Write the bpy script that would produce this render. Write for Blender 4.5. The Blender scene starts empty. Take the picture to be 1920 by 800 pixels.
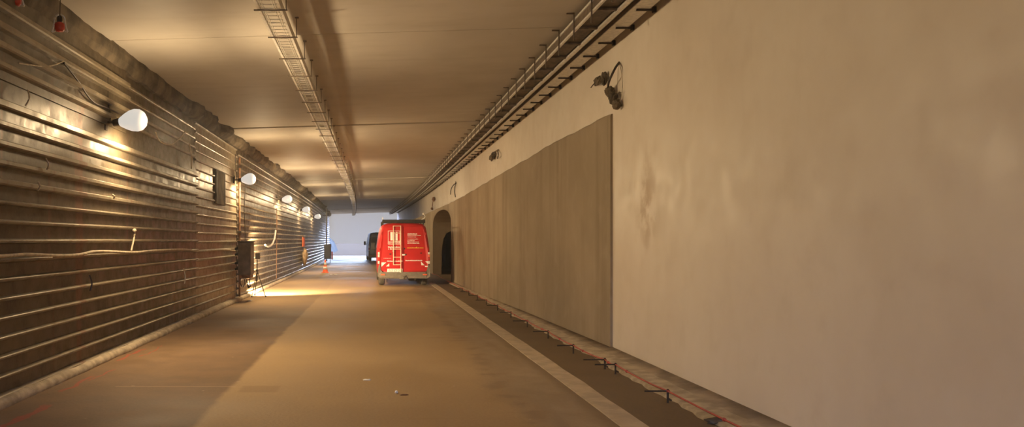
import bpy, bmesh, math, random
from mathutils import Vector, Matrix, noise as mnoise
random.seed(7)
PI = math.pi
SC = bpy.context.scene
COL = SC.collection
F = 1500.0            # focal length in pixels of the 1920 px wide frame
U0, V0, EYE = 700.0, 450.0, 1.7
def at(u, v, Y):      # photograph direction -> point in the tunnel at distance Y down it
    return Vector(((u - U0) / F * Y, Y, EYE + (V0 - v) / F * Y))
def bend(Y):          # the tunnel swings gently to the left towards its mouth
    return 0.0 if Y < 30 else -1.0 * ((Y - 30) / 58.0) ** 2
MOUTH = 88.0
HAZE = .0022

# ------------------------------------------------------------------ materials
class NT:
    def __init__(s, m):
        m.use_nodes = True
        s.t = m.node_tree; s.t.nodes.clear()
    def n(s, typ, **kw):
        x = s.t.nodes.new(typ)
        for k, v in kw.items(): setattr(x, k, v)
        return x
    def put(s, sock, v):
        if isinstance(v, bpy.types.NodeSocket): s.t.links.new(v, sock)
        elif v is not None:
            if sock.type == 'RGBA' and len(v) == 3: v = (*v, 1)
            sock.default_value = v
    def math(s, op, a, b=None, c=None, clamp=False):
        x = s.n('ShaderNodeMath', operation=op, use_clamp=clamp)
        for i, v in enumerate((a, b, c)):
            if v is not None: s.put(x.inputs[i], v)
        return x.outputs[0]
    def mix(s, f, a, b, mode='MIX'):
        x = s.n('ShaderNodeMix', data_type='RGBA', blend_type=mode)
        s.put(x.inputs[0], f); s.put(x.inputs[6], a); s.put(x.inputs[7], b)
        return x.outputs[2]
    def noise(s, vec, scale, detail=4, rough=.55, stretch=None):
        if stretch:
            mp = s.n('ShaderNodeMapping'); s.put(mp.inputs[0], vec); mp.inputs[3].default_value = stretch; vec = mp.outputs[0]
        x = s.n('ShaderNodeTexNoise'); s.put(x.inputs['Vector'], vec)
        x.inputs['Scale'].default_value = scale; x.inputs['Detail'].default_value = detail; x.inputs['Roughness'].default_value = rough
        return x.outputs[0]
    def ramp(s, f, lo, hi, a=0., b=1.):
        x = s.n('ShaderNodeMapRange', interpolation_type='SMOOTHSTEP')
        s.put(x.inputs[0], f); s.put(x.inputs[1], lo); s.put(x.inputs[2], hi); s.put(x.inputs[3], a); s.put(x.inputs[4], b)
        return x.outputs[0]
    def obj(s): return s.n('ShaderNodeTexCoord').outputs['Object']
    def uv(s): return s.n('ShaderNodeTexCoord').outputs['UV']
    def sep(s, v):
        x = s.n('ShaderNodeSeparateXYZ'); s.put(x.inputs[0], v); return x.outputs
    def bump(s, h, strength=.3, dist=.02):
        x = s.n('ShaderNodeBump'); x.inputs['Strength'].default_value = strength; x.inputs['Distance'].default_value = dist
        s.put(x.inputs['Height'], h); return x.outputs[0]
    def finish(s, col, rough=.8, metal=0., normal=None, spec=.5, emit=None, estr=0., alpha=None):
        b = s.n('ShaderNodeBsdfPrincipled'); o = s.n('ShaderNodeOutputMaterial')
        s.put(b.inputs['Base Color'], col); s.put(b.inputs['Roughness'], rough); s.put(b.inputs['Metallic'], metal)
        s.put(b.inputs['Specular IOR Level'], spec)
        if normal is not None: s.put(b.inputs['Normal'], normal)
        if emit is not None:
            s.put(b.inputs['Emission Color'], emit); s.put(b.inputs['Emission Strength'], estr)
        s.t.links.new(b.outputs[0], o.inputs[0])

def new_mat(name):
    m = bpy.data.materials.new(name); return m, NT(m)
def simple(name, col, rough=.6, metal=0., var=.25, scale=8., bump=0., emit=None, estr=0., spec=.5):
    m, t = new_mat(name)
    o = t.obj(); f = t.noise(o, scale)
    c = t.mix(t.ramp(f, .3, .7), tuple(x * (1 - var) for x in col), tuple(min(1, x * (1 + var)) for x in col))
    nm = t.bump(t.noise(o, scale * 6), bump, .01) if bump else None
    t.finish(c, rough, metal, nm, spec, emit, estr)
    return m

def mat_floor():
    m, t = new_mat('dusty_roadway')
    uv = t.uv(); x, y, _ = t.sep(uv)
    big = t.noise(uv, .55, 5); med = t.noise(uv, 2.2, 5); fine = t.noise(uv, 28, 4)
    streak = t.noise(uv, 1.0, 5, .6, (2.4, .22, 1)); cross = t.noise(uv, 1.0, 4, .6, (.5, 3.2, 1))
    ochre = t.mix(t.ramp(big, .3, .7), (.34, .225, .105), (.42, .295, .155))
    ochre = t.mix(t.ramp(streak, .45, .75, 0, .45), ochre, (.38, .27, .15))
    pink = t.mix(t.ramp(med, .3, .7), (.145, .088, .045), (.195, .122, .066))
    pink = t.mix(t.ramp(streak, .5, .8, 0, .5), pink, (.15, .095, .052))
    lane = t.ramp(t.math('ADD', x, t.math('MULTIPLY', t.math('SUBTRACT', med, .5), .12)), -1.70, -1.60)
    lane = t.math('MAXIMUM', lane, t.math('MULTIPLY', t.ramp(y, 15, 27), .8))
    col = t.mix(lane, pink, ochre)
    # bare grey asphalt beside the kerb strip, its edge wandering
    edge = t.math('ADD', x, t.math('MULTIPLY', t.math('SUBTRACT', t.noise(uv, 1.0, 6, .6, (.3, .3, 1)), .5), .9))
    grey = t.mix(t.ramp(med, .3, .7), (.27, .205, .13), (.36, .28, .185))
    grey = t.mix(t.ramp(streak, .5, .7, 0, .7), grey, (.23, .165, .10))
    col = t.mix(t.ramp(edge, 1.25, 1.75, 0, .85), col, grey)
    col = t.mix(t.math('MULTIPLY', t.ramp(edge, 1.3, 1.5), t.math('MULTIPLY', t.ramp(med, .45, .6), t.math('SUBTRACT', 1., t.ramp(edge, 1.5, 1.8)))), col, (.27, .19, .11))
    # darker edge along the kerb strip and the raw dark strip behind it
    soil = t.mix(t.ramp(med, .3, .75), (.105, .083, .044), (.175, .138, .08))
    col = t.mix(t.ramp(x, 2.30, 2.42), col, soil)
    col = t.mix(t.math('MULTIPLY', t.ramp(t.math('ADD', x, t.math('MULTIPLY', med, .3)), 2.22, 2.38), .6), col, (.16, .11, .06))
    # darker smears across the lane
    sm = t.math('MULTIPLY', t.ramp(cross, .60, .72), t.ramp(x, -.2, 1.0))
    col = t.mix(t.math('MULTIPLY', sm, .45), col, (.26, .145, .06))
    # mended rectangular patch
    def box(x0, x1, y0, y1, s=.03):
        a = t.math('MULTIPLY', t.ramp(x, x0 - s, x0 + s), t.math('SUBTRACT', 1., t.ramp(x, x1 - s, x1 + s)))
        b = t.math('MULTIPLY', t.ramp(y, y0 - s, y0 + s), t.math('SUBTRACT', 1., t.ramp(y, y1 - s, y1 + s)))
        return t.math('MULTIPLY', a, b)
    col = t.mix(t.math('MULTIPLY', box(-1.52, -1.08, 8.95, 9.35), .45), col, (.24, .15, .075))
    col = t.mix(t.math('MULTIPLY', box(-3.0, -1.6, 9.28, 9.33, .02), .25), col, (.6, .42, .27))
    # red paint strokes by the left kerb
    wob = t.math('ADD', x, t.math('MULTIPLY', t.math('SUBTRACT', t.noise(uv, 2.5, 3), .5), .25))
    for (cx, w, y0, y1) in ((-3.36, .055, 7.0, 8.35), (-3.50, .035, 8.9, 10.1), (-3.42, .02, 9.6, 10.6), (-3.60, .03, 11.2, 12.6), (-3.40, .018, 11.6, 13.0)):
        a = t.math('SUBTRACT', 1., t.ramp(t.math('ABSOLUTE', t.math('SUBTRACT', wob, cx)), w * .6, w))
        b = t.math('MULTIPLY', t.ramp(y, y0, y0 + .2), t.math('SUBTRACT', 1., t.ramp(y, y1 - .2, y1)))
        k = t.math('MULTIPLY', t.math('MULTIPLY', a, b), t.ramp(fine, .38, .5, .45, .9))
        col = t.mix(k, col, (.33, .065, .035))
    # pale specks of spilt plaster
    col = t.mix(t.math('MULTIPLY', t.ramp(t.noise(uv, 7, 2), .74, .78), .5), col, (.62, .48, .33))
    col = t.mix(t.ramp(fine, .3, .7, 0, .22), col, (.25, .15, .075))
    h = t.math('ADD', t.math('MULTIPLY', fine, .5), t.math('MULTIPLY', med, .8))
    t.finish(col, t.ramp(big, .3, .7, .62, .85), 0, t.bump(h, .35, .02), .3)
    return m
def mat_plaster():
    m, t = new_mat('pale_plaster')
    o = t.obj()
    big = t.noise(o, .45, 5, .6); med = t.noise(o, 2.5, 5, .6); fine = t.noise(o, 30, 3)
    c = t.mix(t.ramp(big, .3, .7), (.68, .60, .50), (.78, .71, .61))
    c = t.mix(t.ramp(med, .5, .8, 0, .28), c, (.60, .51, .40))
    drip = t.noise(o, 1., 4, .6, (.3, 2.4, .22))
    _, y, z = t.sep(o)
    # brownish damp stain beside the raw concrete
    d = t.math('SQRT', t.math('ADD', t.math('POWER', t.math('MULTIPLY', t.math('SUBTRACT', y, 10.75), 1.7), 2.), t.math('POWER', t.math('SUBTRACT', z, 2.2), 2.)))
    k = t.math('MULTIPLY', t.math('SUBTRACT', 1., t.ramp(d, .1, 1.0)), t.ramp(med, .42, .62))
    c = t.mix(t.math('MULTIPLY', k, .6), c, (.42, .30, .19))
    c = t.mix(t.ramp(drip, .58, .78, 0, .2), c, (.55, .45, .33))
    t.finish(c, t.ramp(med, .3, .7, .38, .6), 0, t.bump(t.math('ADD', t.math('MULTIPLY', med, 1.), t.math('MULTIPLY', fine, .15)), .10, .02), .3)
    return m
def mat_raw():
    m, t = new_mat('raw_grey_concrete')
    o = t.obj()
    big = t.noise(o, .5, 5, .6); med = t.noise(o, 2.6, 5); fine = t.noise(o, 25, 4)
    drip = t.noise(o, 1., 5, .6, (.4, 2.2, .16))
    c = t.mix(t.ramp(big, .3, .7), (.30, .24, .165), (.38, .305, .215))
    c = t.mix(t.ramp(drip, .42, .75, 0, .75), c, (.22, .17, .11))
    c = t.mix(t.ramp(med, .5, .8, 0, .35), c, (.45, .37, .27))
    t.finish(c, .85, 0, t.bump(t.math('ADD', t.math('MULTIPLY', drip, .6), t.math('MULTIPLY', fine, .3)), .3, .02), .25)
    return m
def mat_ceiling():
    m, t = new_mat('smooth_ceiling_concrete')
    o = t.obj()
    big = t.noise(o, .35, 5, .6, (1, .7, 1)); med = t.noise(o, 1.3, 5, .6, (.5, 1.8, 1)); fine = t.noise(o, 22, 3)
    c = t.mix(t.ramp(big, .3, .7), (.45, .405, .34), (.56, .51, .44))
    c = t.mix(t.ramp(med, .45, .75, 0, .5), c, (.42, .37, .30))
    c = t.mix(t.ramp(t.noise(o, 3.5, 2), .74, .8, 0, .3), c, (.25, .17, .1))
    t.finish(c, .62, 0, t.bump(med, .06, .02), .35)
    return m
def mat_steel(dusty_lit, name):
    m, t = new_mat(name)
    o = t.obj(); x, y, z = t.sep(o)
    big = t.noise(o, .7, 5, .6); med = t.noise(o, 5, 5, .65); fine = t.noise(o, 40, 3)
    vert = t.noise(o, 1., 3, .5, (.2, 3.0, .14))
    a, b = ((.082, .064, .04), (.13, .10, .065)) if not dusty_lit else ((.20, .16, .108), (.28, .23, .16))
    c = t.mix(t.ramp(big, .3, .7), a, b)
    c = t.mix(t.ramp(vert, .62, .70, 0, .55), c, (.19, .075, .04))      # vertical rust runs
    c = t.mix(t.ramp(vert, .30, .36, .5, 0), c, (.09, .07, .045))       # dark sheet seams
    c = t.mix(t.ramp(med, .55, .75, 0, .6), c, tuple(k * .55 for k in a))
    t.finish(c, t.ramp(med, .3, .7, .3, .55), .35, t.bump(t.math('ADD', med, t.math('MULTIPLY', fine, .3)), .25, .01), .5)
    return m
FLOOR = mat_floor(); PLASTER = mat_plaster(); RAW = mat_raw(); CEIL = mat_ceiling()
STEEL = mat_steel(False, 'dirty_shaded_sheet_steel'); RIBS = mat_steel(True, 'dusty_lit_rib_steel')  # lit ribs and shaded panels put into the colour; pale one also dusty steel
MORTAR = simple('rough_mortar', (.40, .325, .225), .95, 0, .25, 6, .45)
FOOT = simple('footing_concrete', (.34, .27, .185), .9, 0, .3, 3, .5)
KERB = simple('kerb_concrete', (.47, .375, .255), .85, 0, .15, 4, .4)
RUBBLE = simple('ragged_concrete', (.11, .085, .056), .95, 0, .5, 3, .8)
GALV = simple('galvanised_steel', (.78, .75, .69), .38, .35, .15, 20)
BLACKST = simple('blackened_steel', (.06, .045, .035), .6, .4, .3, 15)
DARKST = simple('dark_hanger_and_shade_steel', (.14, .105, .075), .55, .4, .3, 15)
BOXGREY = simple('dusty_grey_enamel', (.16, .125, .095), .6, .1, .3, 5, .2)
RUBBERM = simple('black_rubber', (.022, .02, .02), .75, 0, .3, 12)
CABLEPALE = simple('dusty_pale_cable', (.46, .38, .27), .7, 0, .25, 12)
REDCORD = simple('red_cord', (.42, .045, .03), .6, 0, .25, 12)
ORANGE = simple('orange_plastic', (.85, .13, .03), .5, 0, .1, 6)
WHITEP = simple('white_plastic', (.80, .78, .74), .5, 0, .08, 6)
REDP = simple('red_plastic', (.55, .06, .03), .4, 0, .15, 20)
RUSTP = simple('rusty_pipe', (.22, .11, .055), .7, .3, .4, 8)
VANRED = simple('van_red_paint', (.48, .021, .020), .4, 0, .06, 2, spec=.25)
VANDARK = simple('van_dark_paint', (.035, .04, .075), .3, 0, .1, 2)
GLASSD = simple('dark_glass', (.02, .022, .025), .08, 0, .1, 2)
BUMPER = simple('grey_bumper_plastic', (.17, .145, .115), .7, 0, .15, 10)
TYRE = simple('dusty_tyre', (.09, .078, .062), .85, 0, .3, 14, .3)
HUB = simple('wheel_steel', (.4, .4, .4), .4, .6, .1, 9)
LETTER = simple('white_lettering', (.85, .83, .78), .5, 0, .03, 5)
LETTERY = simple('yellow_lettering', (.80, .50, .04), .5, 0, .03, 5)
CREAM = simple('cream_ladder_paint', (.78, .66, .48), .5, 0, .06, 5)
LENSR = simple('red_lens', (.50, .03, .02), .25, 0, .1, 9)
LENSW = simple('clear_lens', (.75, .66, .60), .25, 0, .1, 9)
LENSO = simple('orange_lens', (.75, .14, .05), .3, 0, .1, 9)
TARP = simple('tan_sacking', (.42, .29, .16), .9, 0, .35, 6, .5)
BULB = simple('lit_bulb_glass', (.2, .19, .17), .4, 0, .02, 2, 0, (1.0, .95, .86), .62)
OUTGROUND = simple('outdoor_gravel', (.040, .030, .020), 1., 0, .2, .5, spec=0.)
BANK = simple('outdoor_bank', (.03, .035, .035), 1., 0, .4, .6, spec=0.)

# ------------------------------------------------------------------ mesh helpers
def link(name, bm, mats, parent=None, smooth=False):
    me = bpy.data.meshes.new(name)
    bmesh.ops.recalc_face_normals(bm, faces=bm.faces)
    bm.to_mesh(me); bm.free()
    for m in (mats if isinstance(mats, (list, tuple)) else [mats]): me.materials.append(m)
    if smooth:
        me.polygons.foreach_set('use_smooth', [True] * len(me.polygons))
    o = bpy.data.objects.new(name, me); COL.objects.link(o)
    if parent is not None: o.parent = parent
    return o
def empty(name, loc=(0, 0, 0), rz=0.):
    o = bpy.data.objects.new(name, None); COL.objects.link(o)
    o.location = loc; o.rotation_euler = (0, 0, rz); o.empty_display_size = .1
    return o
def tag(o, label=None, cat=None, group=None, kind=None):
    if label: o['label'] = label
    if cat: o['category'] = cat
    if group: o['group'] = group
    if kind: o['kind'] = kind
    return o
def struct(name, bm, mats, label=None, smooth=False):
    return tag(link(name, bm, mats, None, smooth), label, None, None, 'structure')
def share(name, me, parent, loc=(0, 0, 0), rot=(0, 0, 0)):
    o = bpy.data.objects.new(name, me); COL.objects.link(o); o.parent = parent; o.location = loc; o.rotation_euler = rot
    return o
def box(bm, a, b, bevel=0., mi=0, rot=None):
    a, b = Vector(a), Vector(b)
    g = bmesh.ops.create_cube(bm, size=1.0)
    vs = g['verts']; c = (a + b) / 2; d = b - a
    for v in vs:
        p = Vector((v.co.x * d.x, v.co.y * d.y, v.co.z * d.z))
        if rot: p = rot @ p
        v.co = p + c
    fs = list({f for v in vs for f in v.link_faces})
    if bevel:
        es = list({e for v in vs for e in v.link_edges})
        r = bmesh.ops.bevel(bm, geom=es, offset=bevel, segments=2, affect='EDGES', profile=.5)
        fs = list(r['faces']) + [f for f in fs if f.is_valid]
    for f in fs:
        if f.is_valid: f.material_index = mi
def frame(d):
    d = d.normalized(); up = Vector((0, 0, 1)) if abs(d.z) < .9 else Vector((1, 0, 0))
    s = d.cross(up).normalized(); return s, s.cross(d).normalized()
def tube(bm, pts, r, seg=8, mi=0):
    pts = [Vector(p) for p in pts]; rings = []
    rr = r if isinstance(r, (list, tuple)) else [r] * len(pts)
    for i, p in enumerate(pts):
        d = (pts[min(i + 1, len(pts) - 1)] - pts[max(i - 1, 0)])
        s, u = frame(d)
        rings.append([bm.verts.new(p + (s * math.cos(2 * PI * k / seg) + u * math.sin(2 * PI * k / seg)) * rr[i]) for k in range(seg)])
    for a, b in zip(rings, rings[1:]):
        for k in range(seg):
            bm.faces.new((a[k], a[(k + 1) % seg], b[(k + 1) % seg], b[k])).material_index = mi
    bm.faces.new(rings[0][::-1]).material_index = mi; bm.faces.new(rings[-1]).material_index = mi
def lathe(bm, prof, origin=(0, 0, 0), axis=(0, 0, 1), seg=24, mi=0):   # prof: (radius, distance along the axis)
    o = Vector(origin); ax = Vector(axis).normalized(); s, u = frame(ax)
    rings = []
    for (r, t) in prof:
        r = max(r, 1e-4)
        rings.append([bm.verts.new(o + ax * t + (s * math.cos(2 * PI * k / seg) + u * math.sin(2 * PI * k / seg)) * r) for k in range(seg)])
    for a, b in zip(rings, rings[1:]):
        for k in range(seg):
            bm.faces.new((a[k], a[(k + 1) % seg], b[(k + 1) % seg], b[k])).material_index = mi
    bm.faces.new(rings[0][::-1]).material_index = mi; bm.faces.new(rings[-1]).material_index = mi
def smoothpts(ctrl, n=8):
    ctrl = [Vector(c) for c in ctrl]; out = []
    for i in range(len(ctrl) - 1):
        p0 = ctrl[max(i - 1, 0)]; p1 = ctrl[i]; p2 = ctrl[i + 1]; p3 = ctrl[min(i + 2, len(ctrl) - 1)]
        for k in range(n):
            t = k / n
            out.append(.5 * ((2 * p1) + (p2 - p0) * t + (2 * p0 - 5 * p1 + 4 * p2 - p3) * t * t + (3 * p1 - p0 - 3 * p2 + p3) * t ** 3))
    out.append(ctrl[-1]); return out
def stations(y0, y1, straight=4., curved=2.):
    ys = [y0]; y = y0
    while y < y1 - 1e-6:
        y = min(y + (straight if y < 29 else curved), y1); ys.append(y)
    return ys
def sweep(bm, prof, ys, mats=None, closed=True, uvscale=True):
    """closed (x, z) profile carried down the tunnel; prof may be a function of y"""
    uvl = bm.loops.layers.uv.verify(); rows = []
    for y in ys:
        p = prof(y) if callable(prof) else prof
        rows.append([bm.verts.new((x + bend(y), y, z)) for x, z in p])
    n = len(rows[0])
    for j in range(len(ys) - 1):
        for k in range(n if closed else n - 1):
            a, b, c, d = rows[j][k], rows[j][(k + 1) % n], rows[j + 1][(k + 1) % n], rows[j + 1][k]
            f = bm.faces.new((a, b, c, d))
            if mats: f.material_index = mats[k]
            for l in f.loops: l[uvl].uv = (l.vert.co.x - bend(l.vert.co.y), l.vert.co.y)
    if closed:
        bm.faces.new(rows[0][::-1]); bm.faces.new(rows[-1])
def rectprof(x0, x1, z0, z1): return [(x0, z0), (x1, z0), (x1, z1), (x0, z1)]
def nz(x, y=0., z=0.): return mnoise.noise(Vector((x, y, z)))

# ------------------------------------------------------------------ the setting
Y0 = -13.0
bm = bmesh.new(); sweep(bm, [(-4.6, -.3), (5.6, -.3), (5.6, 0), (-4.6, 0)], stations(Y0, MOUTH)); struct('floor', bm, FLOOR)

CJ = [20.6, 29.7, 38.8, 47.9, 57, 66, 75, 11.5, 2.4, -6.6]
def cz(x): return 4.67 + .03 * x
ys = sorted(set(stations(Y0, MOUTH) + [j + d for j in CJ for d in (-.05, -.03, .03, .05)]))
def ceilprof(y):
    g = .035 if any(abs(y - j) < .04 for j in CJ) else 0.
    k = sum(1 for j in CJ if y > j) % 2 * .018
    return [(-4.6, cz(-4.6) + g + k), (5.6, cz(5.6) + g + k), (5.6, 5.4), (-4.6, 5.4)]
bm = bmesh.new(); sweep(bm, ceilprof, ys); struct('ceiling', bm, CEIL)

# right wall: plaster above and near, a thick raw lining below it further on, with an arched niche
def xl(y):      # face of the raw lining
    pts = [(12.2, 3.615), (15.6, 3.53), (18, 3.47), (21.8, 3.34), (26, 3.23), (31.5, 3.08), (40, 3.0), (90, 2.95)]
    for (a, b), (c, d) in zip(pts, pts[1:]):
        if y <= c: return b + (d - b) * max(0, (y - a)) / (c - a)
    return pts[-1][1]
def zl(y):
    pts = [(12.2, 3.63), (15.6, 3.62), (18, 3.55), (21.8, 3.44), (26, 3.32), (31, 3.20), (50, 3.15), (90, 3.15)]
    for (a, b), (c, d) in zip(pts, pts[1:]):
        if y <= c: return b + (d - b) * max(0, (y - a)) / (c - a) + .03 * nz(y * 1.3) + .012 * nz(y * 5)
    return 3.15
def niche(y, z, grow=0.): pass
def arch_cutter():
    ya, yb, zs, za = 31.7, 40.0, 2.35, 3.05
    pts = [(ya, -.5), (ya, zs)]
    for k in range(1, 12):
        t = k / 12
        pts.append((ya + (yb - ya) * (1 - math.cos(PI * t)) / 2, zs + (za - zs) * math.sin(PI * t) ** .8))
    pts += [(yb, zs), (yb, -.5)]
    bm = bmesh.new()
    a = [bm.verts.new((2.2, y, z)) for y, z in pts]; b = [bm.verts.new((4.75, y, z)) for y, z in pts]
    n = len(pts)
    for k in range(n): bm.faces.new((a[k], a[(k + 1) % n], b[(k + 1) % n], b[k]))
    bm.faces.new(a[::-1]); bm.faces.new(b)
    bmesh.ops.recalc_face_normals(bm, faces=bm.faces)
    me = bpy.data.meshes.new('cut'); bm.to_mesh(me); bm.free()
    o = bpy.data.objects.new('cut', me); COL.objects.link(o); return o
def carve(o, cutter):
    md = o.modifiers.new('cut', 'BOOLEAN'); md.object = cutter; md.operation = 'DIFFERENCE'; md.solver = 'EXACT'
    dg = bpy.context.evaluated_depsgraph_get(); dg.update()
    me = bpy.data.meshes.new_from_object(o.evaluated_get(dg))
    o.modifiers.clear(); o.data = me
WR = 3.65
bm = bmesh.new(); sweep(bm, [(WR, -.3), (5.6, -.3), (5.6, 4.9), (WR, cz(WR) + .06)], stations(Y0, MOUTH))
wall_r = struct('wall_right', bm, PLASTER)
bm = bmesh.new()
ly = [12.2 + .35 * i for i in range(60)] + [33.5 + i * 1.0 for i in range(54)] + [MOUTH]
sweep(bm, lambda y: [(xl(y), -.2), (WR + .02, -.2), (WR + .02, zl(y)), (xl(y) + .02, zl(y)), (xl(y), zl(y) - .03)], ly)
lining = struct('wall_right_lining', bm, RAW)
cut = arch_cutter(); carve(wall_r, cut); carve(lining, cut)
bpy.data.objects.remove(cut)
bm = bmesh.new()      # dark passage leading on from the far side of the niche
pp = [(3.40, -.5), (3.42, 1.2), (3.50, 1.75), (3.66, 2.05), (3.95, 2.2), (4.4, 2.15), (4.7, 1.8), (4.7, -.5)]
a = [bm.verts.new((x, 39.6, z)) for x, z in pp]; b = [bm.verts.new((x, 52, z)) for x, z in pp]
for k in range(len(pp)): bm.faces.new((a[k], a[(k + 1) % len(pp)], b[(k + 1) % len(pp)], b[k]))
bm.faces.new(a[::-1]); bm.faces.new(b); bmesh.ops.recalc_face_normals(bm, faces=bm.faces)
me = bpy.data.meshes.new('cut'); bm.to_mesh(me); bm.free()
cut = bpy.data.objects.new('cut', me); COL.objects.link(cut); carve(wall_r, cut); carve(lining, cut); bpy.data.objects.remove(cut)
# inside of the niche is raw concrete: a thin skin set on the cut faces
ws = wall_r.data; ws.materials.append(RAW)
for p in ws.polygons:
    c = p.center
    if 31.5 < c.y < 53 and 3.70 < c.x < 4.9 and c.z < 3.2: p.material_index = 1

# kerb strip, footing along the right wall
def strip_edges(y): return 2.25 - .05 * min(1, max(0, (y - 8) / 22)) + .012 * nz(y * .9, 3) , 2.50 - .08 * min(1, max(0, (y - 12) / 18)) + .015 * nz(y * 1.1, 9)
ys = [-2 + .5 * i for i in range(68)]
bm = bmesh.new()
sweep(bm, lambda y: [(strip_edges(y)[0], -.05), (strip_edges(y)[1], -.05), (strip_edges(y)[1] - .002, .012), (strip_edges(y)[0] + .002, .012)], ys)
struct('trim_1', bm, KERB)
def foot_edge(y): return min(3.12 + .07 * nz(y * .8, 5) + .08 * nz(y * 2.7, 2), xl(y) - .16 if y > 20 else 9)
def footprof(y):
    w = (xl(y) if y > 12.2 else WR) + .02
    e = foot_edge(y)
    return [(e, -.05), (w, -.05), (w, .075), ((e + w) / 2 + .05, .05 + .004 * nz(y * 2, 1)), (e + .05, .03 + .006 * nz(y * 4, 7))]
bm = bmesh.new(); sweep(bm, footprof, [-2 + .22 * i for i in range(153)], [0, 0, 1, 0, 0]); struct('trim_2', bm, [MORTAR, FOOT], smooth=True)

# left wall: ribbed steel sheeting in three stretches, ragged concrete above, mortar kerb below
def ribs(z0, z1, face, out, ofs, hgt, back=-4.45):
    prof = [(back, z0)]; mats = [0]
    prof.append((face, z0)); k = 0
    z = z0
    zz = ofs
    while zz < z0: zz += .2
    while zz + hgt(zz) + .04 < z1:
        h = hgt(zz)
        if out > 0:
            for (x, q, m) in ((face, zz, 1), (face + out * .75, zz + .012, 1), (face + out, zz + .026, 1), (face + out, zz + h - .008, 1), (face + out * .85, zz + h, 1), (face, zz + h + .012, 0)):
                prof.append((x, q)); mats.append(m) if False else None
        zz += .2
    prof += [(face, z1), (back, z1)]
    ms = []
    for i in range(len(prof)):
        a, b = prof[i], prof[(i + 1) % len(prof)]
        ms.append(1 if (a[0] > face + .001 or b[0] > face + .001) else 0)
    return prof, ms
WL = -3.86
def sheet(name, y0, y1, z0, z1, face, out, ofs=.06, hgt=lambda z: .045, mats=(STEEL, RIBS)):
    p, ms = ribs(z0, z1, face, out, ofs, hgt)
    bm = bmesh.new(); sweep(bm, p, stations(y0, y1), ms)
    return struct(name, bm, list(mats))
up = lambda z: .045 if z < 2.25 else (.07 if z < 2.9 else .09)
sheet('wall_left', Y0, 17.4, -.1, 3.36, WL, .065, .06, up)
sheet('wall_left', Y0, 12.4, 3.36, 4.36, WL + .03, .07, .05, lambda z: .075)
sheet('wall_left', 12.4, 17.4, 3.36, 4.36, WL - .04, .04, .09, lambda z: .06)
sheet('wall_left', 17.4, 22.7, -.1, 4.36, WL - .03, .035, .03, lambda z: .045, (RIBS, RIBS))
sheet('wall_left', 22.7, MOUTH, -.1, 4.30, WL - .01, .05, .10, lambda z: .055)
# ragged concrete between the sheeting and the slab
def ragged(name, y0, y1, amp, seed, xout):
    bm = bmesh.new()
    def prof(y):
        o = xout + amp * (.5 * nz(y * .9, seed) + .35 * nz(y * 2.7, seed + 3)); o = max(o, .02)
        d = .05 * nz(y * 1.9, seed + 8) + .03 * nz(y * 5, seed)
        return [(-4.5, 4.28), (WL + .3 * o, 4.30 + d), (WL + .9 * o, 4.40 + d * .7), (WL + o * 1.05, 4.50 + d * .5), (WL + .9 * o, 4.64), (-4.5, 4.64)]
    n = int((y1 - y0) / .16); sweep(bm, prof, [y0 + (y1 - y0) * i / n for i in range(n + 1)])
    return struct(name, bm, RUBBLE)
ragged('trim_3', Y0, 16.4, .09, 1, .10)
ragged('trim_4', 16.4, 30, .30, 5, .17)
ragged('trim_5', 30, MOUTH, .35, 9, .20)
# mortar kerb at the foot of the sheeting
def kerbprof(y):
    e = -3.70 + .03 * nz(y * 1.5, 4) + .02 * nz(y * 5, 6); h = .085 + .02 * nz(y * 2, 2)
    return [(-3.95, -.05), (e - .03, -.05), (e - .015, h * .55), (e - .05, h), (WL + .07, h + .01), (-3.95, h + .01)]
bm = bmesh.new(); sweep(bm, kerbprof, [-1 + .2 * i for i in range(180)] + [35 + .8 * i for i in range(66)]); struct('baseboard_left', bm, MORTAR, smooth=True)

# outside: bright gravel, a bank to the left, portal jambs
bm = bmesh.new(); box(bm, (-120, MOUTH, -.4), (120, 420, -.02)); struct('ground_outside', bm, OUTGROUND)
bm = bmesh.new()
n1, n2 = 14, 20
g = [[bm.verts.new((-5.2 - 14 * (i / n1) + .7 * nz(i, j * .6) - .04 * j, 92 + 2.4 * j, -.1 + 13 * (i / n1) ** .8 + .6 * nz(i * .7, j * .5, 3))) for j in range(n2)] for i in range(n1)]
for i in range(n1 - 1):
    for j in range(n2 - 1): bm.faces.new((g[i][j], g[i + 1][j], g[i + 1][j + 1], g[i][j + 1]))
base = [bm.verts.new((v.co.x - .01, v.co.y, -.4)) for v in g[0]]
for j in range(n2 - 1): bm.faces.new((g[0][j], g[0][j + 1], base[j + 1], base[j]))
struct('hill', bm, BANK)

# ------------------------------------------------------------------ ceiling cable tray
root = tag(empty('ceiling_cable_tray', (0, 0, 0)), 'long galvanised mesh cable tray under the middle of the ceiling', 'cable tray')
zt = EYE + 2.68
TA, TB = -1.345, -1.065
for nm, x in (('side_rail', TA), ('side_rail', TB)):
    bm = bmesh.new()
    s = 1 if x == TA else -1
    sweep(bm, [(x, zt), (x + s * .03, zt), (x + s * .03, zt + .006), (x + s * .006, zt + .006), (x + s * .006, zt + .10), (x, zt + .10)], stations(6, MOUTH - .5))
    link(nm, bm, GALV, root)
bm = bmesh.new()
for x in (TA + .055, TA + .08, TB - .055, TB - .08):
    sweep(bm, rectprof(x - .004, x + .004, zt, zt + .008), stations(6, MOUTH - .5))
y = 6.0; i = 0
while y < MOUTH - .6:
    box(bm, (TA + bend(y), y, zt + .004), (TB + bend(y), y + (.012 if i % 8 else .03), zt + .012))
    y += .156 if y < 14.6 else .39; i += 1
tag(link('mesh_floor', bm, GALV, root), 'galvanised wire mesh floor')
bm = bmesh.new()
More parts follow.
